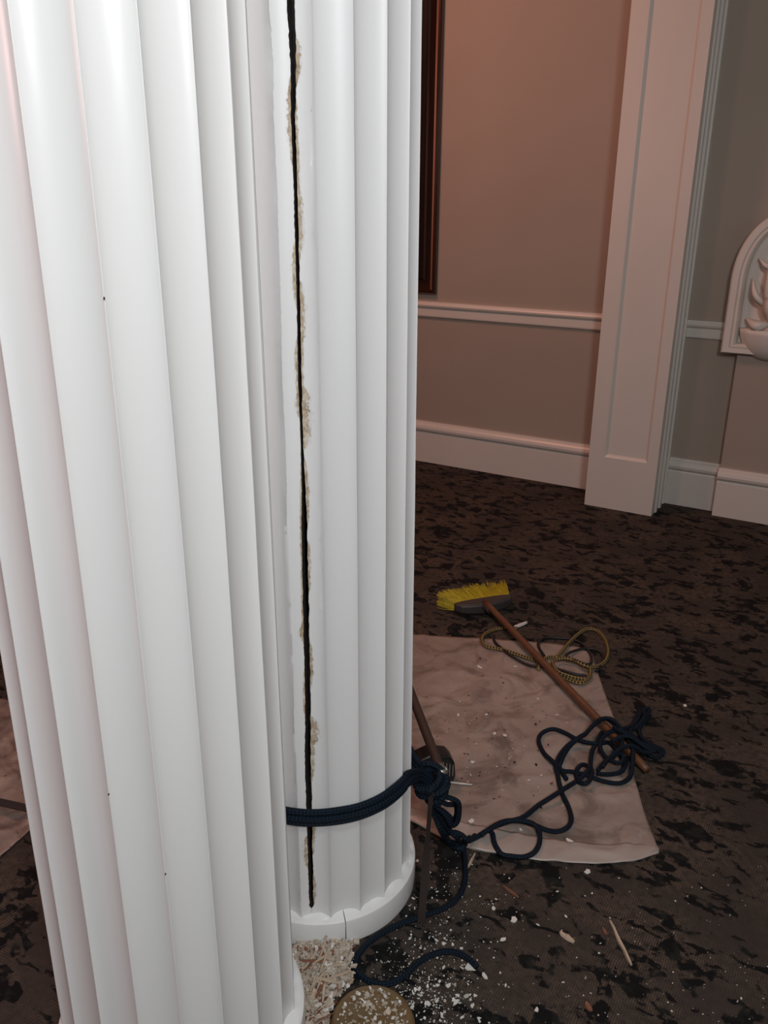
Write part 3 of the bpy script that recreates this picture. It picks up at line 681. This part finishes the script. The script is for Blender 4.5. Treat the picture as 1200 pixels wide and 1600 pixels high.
def flake_mesh(name, seed, rx, ry, th, mat):
    rr = random.Random(seed); n = rr.randint(5, 8); pr = []
    for i in range(n):
        a = 2 * PI * (i + rr.uniform(-.3, .3)) / n; q = rr.uniform(.55, 1.05); pr.append((math.cos(a) * q * rx, math.sin(a) * q * ry))
    tl = rr.uniform(-.15, .15)
    v = [(a, b, abs(a * tl)) for a, b in pr] + [(a * .93, b * .93, th + abs(a * tl)) for a, b in pr]
    me = bpy.data.meshes.new(name); me.from_pydata(v, [], [tuple(range(n))[::-1], tuple(range(n, 2 * n))] + [(i, (i + 1) % n, n + (i + 1) % n, n + i) for i in range(n)])
    me.materials.append(mat); return me
def splinter_mesh(name, seed, ln, wd_, th, mat):
    rr = random.Random(seed); K = 6; v = []; f = []
    for i in range(K + 1):
        t = i / K; w_ = wd_ * (.35 + .65 * math.sin(PI * min(.95, max(.08, t + rr.uniform(-.08, .08))))) * .5; o_ = rr.uniform(-.06, .06) * wd_
        h_ = th * (.5 + .5 * rr.random())
        y = (t - .5) * ln
        v += [(o_ - w_, y, 0), (o_ + w_, y + rr.uniform(-.1, .1) * wd_, 0), (o_ + w_ * .8, y, h_), (o_ - w_ * .7, y + rr.uniform(-.2, .2) * wd_, h_ * .85)]
    for i in range(K):
        for k in range(4): f.append((i * 4 + k, i * 4 + (k + 1) % 4, i * 4 + 4 + (k + 1) % 4, i * 4 + 4 + k))
    f += [(0, 1, 2, 3)[::-1], (K * 4, K * 4 + 1, K * 4 + 2, K * 4 + 3)]
    me = bpy.data.meshes.new(name); me.from_pydata(v, [], f); me.materials.append(mat); return me
FL = [flake_mesh('paint_flake', i, 1, .45 + .5 * (i % 3) / 2, .18, FLAKE) for i in range(8)]
CR = [flake_mesh('plaster_chip', 20 + i, 1, .5 + .4 * (i % 3) / 2, .4, CRUMB) for i in range(8)]
SP = [splinter_mesh('wood_splinter', 40 + i, 1, .06 + .035 * (i % 3), .05, PINE) for i in range(6)]
SPR = [splinter_mesh('wood_splinter', 60 + i, 1, .07 + .035 * (i % 3), .05, REDWOOD) for i in range(3)]
def place(name, me, pos, sc, rz, label, cat, group, tilt=0):
    o = link(name, me); o.location = pos; o.scale = (sc, sc, sc) if not isinstance(sc, tuple) else sc
    o.rotation_euler = (tilt * math.cos(rz), tilt * math.sin(rz * 2), rz); return tag(o, label, cat, group)
def px2m(py): return (Vector((0, 0, H)) - fl(600, py)).length / FPX
def on_col(P_, m=.004):
    return math.hypot(P_.x - X1, P_.y - Y1) < .2175 + m or math.hypot(P_.x - X2, P_.y - Y2) < .213 + m
def in_dish(P_): return math.hypot(P_.x - dish_c.x, P_.y - dish_c.y) < .084
# pile height: highest in the angle between the two base rings
PCX, PCY = fl(505, 1530).x, fl(505, 1530).y
def pile(x, y): return .030 * math.exp(-(((x - PCX) / .075) ** 2 + ((y - PCY) / .10) ** 2))
PR = fl(548, 1520).x                              # the tail of the rope holds the heap back
# crumbs nobody could count
v = []; f = []; mi = []
def crumb(P_, s_, m):
    k = len(v); n = R.choice((4, 5, 5, 6)); a0 = R.random() * 6.3; asp = R.uniform(.35, 1); rz = R.random() * 6.3; tx, ty = R.gauss(0, .35), R.gauss(0, .35); th = s_ * R.uniform(.2, .5)
    for lay in (0, 1):
        for i in range(n):
            a = a0 + 2 * PI * (i + .2 * math.sin(i * 3 + k)) / n; x, y = math.cos(a) * s_, math.sin(a) * s_ * asp
            x, y = x * math.cos(rz) - y * math.sin(rz), x * math.sin(rz) + y * math.cos(rz)
            v.append((P_.x + x, P_.y + y, P_.z + max(0, .4 * s_ + x * tx + y * ty) * (1 if s_ > .003 else .3) + lay * th))
    f.append(tuple(range(k, k + n))[::-1]); f.append(tuple(range(k + n, k + 2 * n)))
    for i in range(n): f.append((k + i, k + (i + 1) % n, k + n + (i + 1) % n, k + n + i))
    mi.extend([m] * (n + 2))
def crumb_m(w=(.5, .32, .12, .06)): return R.choices((0, 1, 2, 3), w)[0]
cnt = 0
while cnt < 2700:                                  # the pile
    P_ = Vector((R.gauss(PCX - .005, .05), R.gauss(PCY, .085), 0))
    if on_col(P_, .002) or in_dish(P_) or P_.x > PR + R.gauss(0, .006): continue
    h_ = pile(P_.x, P_.y); P_.z = h_ * R.uniform(.25, 1.15); crumb(P_, min(.0095, .0015 + abs(R.gauss(0, .0032))), crumb_m((.13, .62, .17, .08))); cnt += 1
cnt = 0
while cnt < 620:                                   # spilled to the right of the pile
    P_ = fl(R.gauss(660, 48), R.gauss(1555, 50))
    if on_col(P_, .004) or in_dish(P_): continue
    crumb(P_, .0006 + min(.006, R.expovariate(1 / .0010)), crumb_m((.8, .16, .02, .02))); cnt += 1
cnt = 0
while cnt < 190:                                   # fine dust around the base and along the rope
    P_ = fl(R.gauss(690, 55), R.gauss(1420, 60))
    if on_col(P_, .004): continue
    P_.z = .0 if P_.y < 1.63 else .006; crumb(P_, .0008 + abs(R.gauss(0, .0011)), crumb_m((.85, .12, 0, .03))); cnt += 1
for i in range(150):                               # far and wide on the carpet
    P_ = fl(R.uniform(660, 1200), 1345 + 255 * R.random() ** .8)
    if not on_col(P_): crumb(P_, .0008 + abs(R.gauss(0, .0009)), crumb_m((.8, .15, 0, .05)))
for i in range(300):                               # on the lid
    a, q = R.random() * 6.28, .066 * math.sqrt(R.random()); P_ = dish_c + Vector((math.cos(a) * q, math.sin(a) * q, .0172)); crumb(P_, .001 + abs(R.gauss(0, .0022)), crumb_m((.4, .5, .06, .04)))
tag(mk('plaster_crumbs', v, f, [FLAKE, CRUMB, PINE, REDWOOD], mi=mi, recalc=False), 'fine pale plaster crumbs and dust heaped at the column bases and strewn over carpet', 'crumbs', None, 'stuff')
# bits of grit on the sheet
v = []; f = []; mi = []
for i in range(260):
    x_, y_ = R.gauss(770, 75), R.gauss(1180, 75)
    if not (655 < x_ < 930 and 1010 < y_ < 1270): continue
    P_ = fl(x_, y_); P_.z = sheet_z(P_.x, P_.y); crumb(P_, .0009 + abs(R.gauss(0, .0018)), R.choice((0, 1, 1, 3, 4, 4)))
tag(mk('sheet_grit', v, f, [FLAKE, CRUMB, PINE, REDWOOD, BLACKP], mi=mi, recalc=False), 'small grit and chips strewn on the plastic dust sheet', 'grit', None, 'stuff')

LAB = {'flake': ('white paint flake lying on the patterned carpet', 'paint flake', 'paint flakes on the carpet'),
       'heapflake': ('flat white paint flake in the heap between the column bases', 'paint flake', 'paint flakes in the heap'),
       'splred': ('reddish brown wood splinter in the heap between the column bases', 'splinter', 'reddish splinters in the heap'),
       'chip': ('tan plaster chip in the heap between the column bases', 'plaster chip', 'plaster chips in the heap'),
       'spl': ('pale yellowish wood splinter in the heap between the column bases', 'splinter', 'pale splinters in the heap'),
       'lid': ('plaster chip lying on top of the amber lid', 'plaster chip', 'chips on the amber lid'),
       'sheet': ('white paint flake lying on the plastic dust sheet', 'paint flake', 'paint flakes on the dust sheet')}
cnt = 0
while cnt < 130:
    P_ = Vector((R.gauss(PCX - .005, .05), R.gauss(PCY, .085), 0))
    if on_col(P_, .010) or in_dish(P_) or P_.x > PR - .006: continue
    P_.z = pile(P_.x, P_.y) * .9 + .003; m_ = R.choice(CR + FL[:4]); fk = m_ in FL; place('paint_flake' if fk else 'plaster_chip', m_, P_, R.uniform(.005, .011), R.random() * 6.28, *LAB['heapflake' if fk else 'chip'], tilt=R.gauss(0, .3)); cnt += 1
cnt = 0
while cnt < 34:
    P_ = Vector((R.gauss(PCX, .05), R.gauss(PCY - .02, .08), 0))
    if on_col(P_, .016) or in_dish(P_) or P_.x > PR - .022: continue
    P_.z = pile(P_.x, P_.y) * 1.1 + .011; m_ = R.choice(SP + SP + SPR); place('wood_splinter', m_, P_, R.uniform(.022, .06), R.gauss(-.5, .9), *LAB['splred' if m_ in SPR else 'spl'], tilt=R.gauss(0, .12)); cnt += 1
for i in range(16):
    a, q = R.random() * 6.28, .06 * math.sqrt(R.random()); P_ = dish_c + Vector((math.cos(a) * q, math.sin(a) * q, .0172))
    place('plaster_chip', R.choice(CR + FL[:3]), P_, R.uniform(.004, .008), a * 3, *LAB['lid'])
FLK = [(712, 1567, 11, 8), (700, 1540, 9, 6), (733, 1512, 16, 5), (757, 1525, 14, 6), (786, 1468, 9, 5), (803, 1437, 10, 6), (840, 1445, 6, 4), (771, 1420, 8, 4), (693, 1512, 7, 5), (707, 1476, 6, 4), (693, 1475, 7, 4), (775, 1405, 5, 3), (884, 1432, 5, 3), (918, 1362, 9, 5), (871, 1393, 5, 3), (925, 1396, 4, 3), (790, 1540, 6, 4), (838, 1578, 8, 4), (748, 1592, 6, 4), (722, 1590, 8, 6), (655, 1545, 7, 5), (668, 1568, 8, 5), (690, 1586, 9, 5), (1070, 1103, 8, 4), (646, 1404, 6, 3), (715, 1556, 7, 4), (742, 1556, 6, 4), (880, 1535, 5, 3), (1158, 1560, 4, 3), (652, 1345, 5, 4)]
for i, (a, b, w_, h_) in enumerate(FLK):
    s_ = px2m(b); place('paint_flake', FL[i % 8], fl(a, b, .001), w_ * s_ * .62, R.random() * 3, *LAB['flake'])
for i, (a, b, w_) in enumerate([(749, 1044, 10), (805, 1043, 7), (760, 1118, 7), (772, 1148, 8), (840, 1094, 5), (789, 1152, 8), (738, 1193, 8), (736, 1292, 9), (888, 1324, 11), (870, 1120, 6), (718, 1098, 5), (826, 1222, 5), (700, 1255, 6)]):
    P_ = fl(a, b); P_.z = sheet_z(P_.x, P_.y) + (.008 if b > 1285 else .0005); place('paint_flake', FL[(i * 3) % 8], P_, w_ * px2m(b) * .6, R.random() * 3, *LAB['sheet'])
def single(name, me, a, b, a2, b2, wid, label, cat, z=.002):
    A_, B_ = fl(a, b), fl(a2, b2); d = B_ - A_; o = link(name, me); o.location = ((A_ + B_) / 2) + Vector((0, 0, z)); L = d.length
    o.scale = (wid, L, wid); o.rotation_euler = (0, 0, math.atan2(-d.x, d.y)); return tag(o, label, cat)
single('wood_splinter', SP[0], 953, 1440, 986, 1510, .15, 'long pale wood splinter lying alone on the open carpet', 'splinter')
single('wood_splinter', SP[2], 875, 1458, 897, 1474, .12, 'short chunky pale wood splinter near a long one on the carpet', 'splinter')
single('wood_splinter', SP[4], 786, 1386, 810, 1404, .11, 'small brown wood splinter lying near the sheet hem', 'splinter').data = SPR[0]
single('wood_splinter', SPR[1], 942, 1452, 948, 1462, .08, 'tiny reddish wood chip beside the long pale splinter', 'splinter')
single('wood_splinter', SPR[2], 915, 1568, 924, 1582, .09, 'reddish brown wood chip alone on the dark carpet', 'splinter')
single('wood_shaving', SP[3], 728, 1362, 742, 1336, .11, 'curled pale wood shaving at the dust sheet edge by the rope', 'shaving')
single('paint_sliver', splinter_mesh('paint_sliver', 91, 1, .3, .1, FLAKE), 702, 1226, 737, 1230, .022, 'thin white paint sliver beside the black ratchet buckle', 'paint sliver', .008)
single('plastic_scrap', splinter_mesh('plastic_scrap', 92, 1, .4, .2, FLAKE), 803, 982, 823, 975, .04, 'scrap of white tape at the end of the yellow and black rope', 'tape scrap', .004)
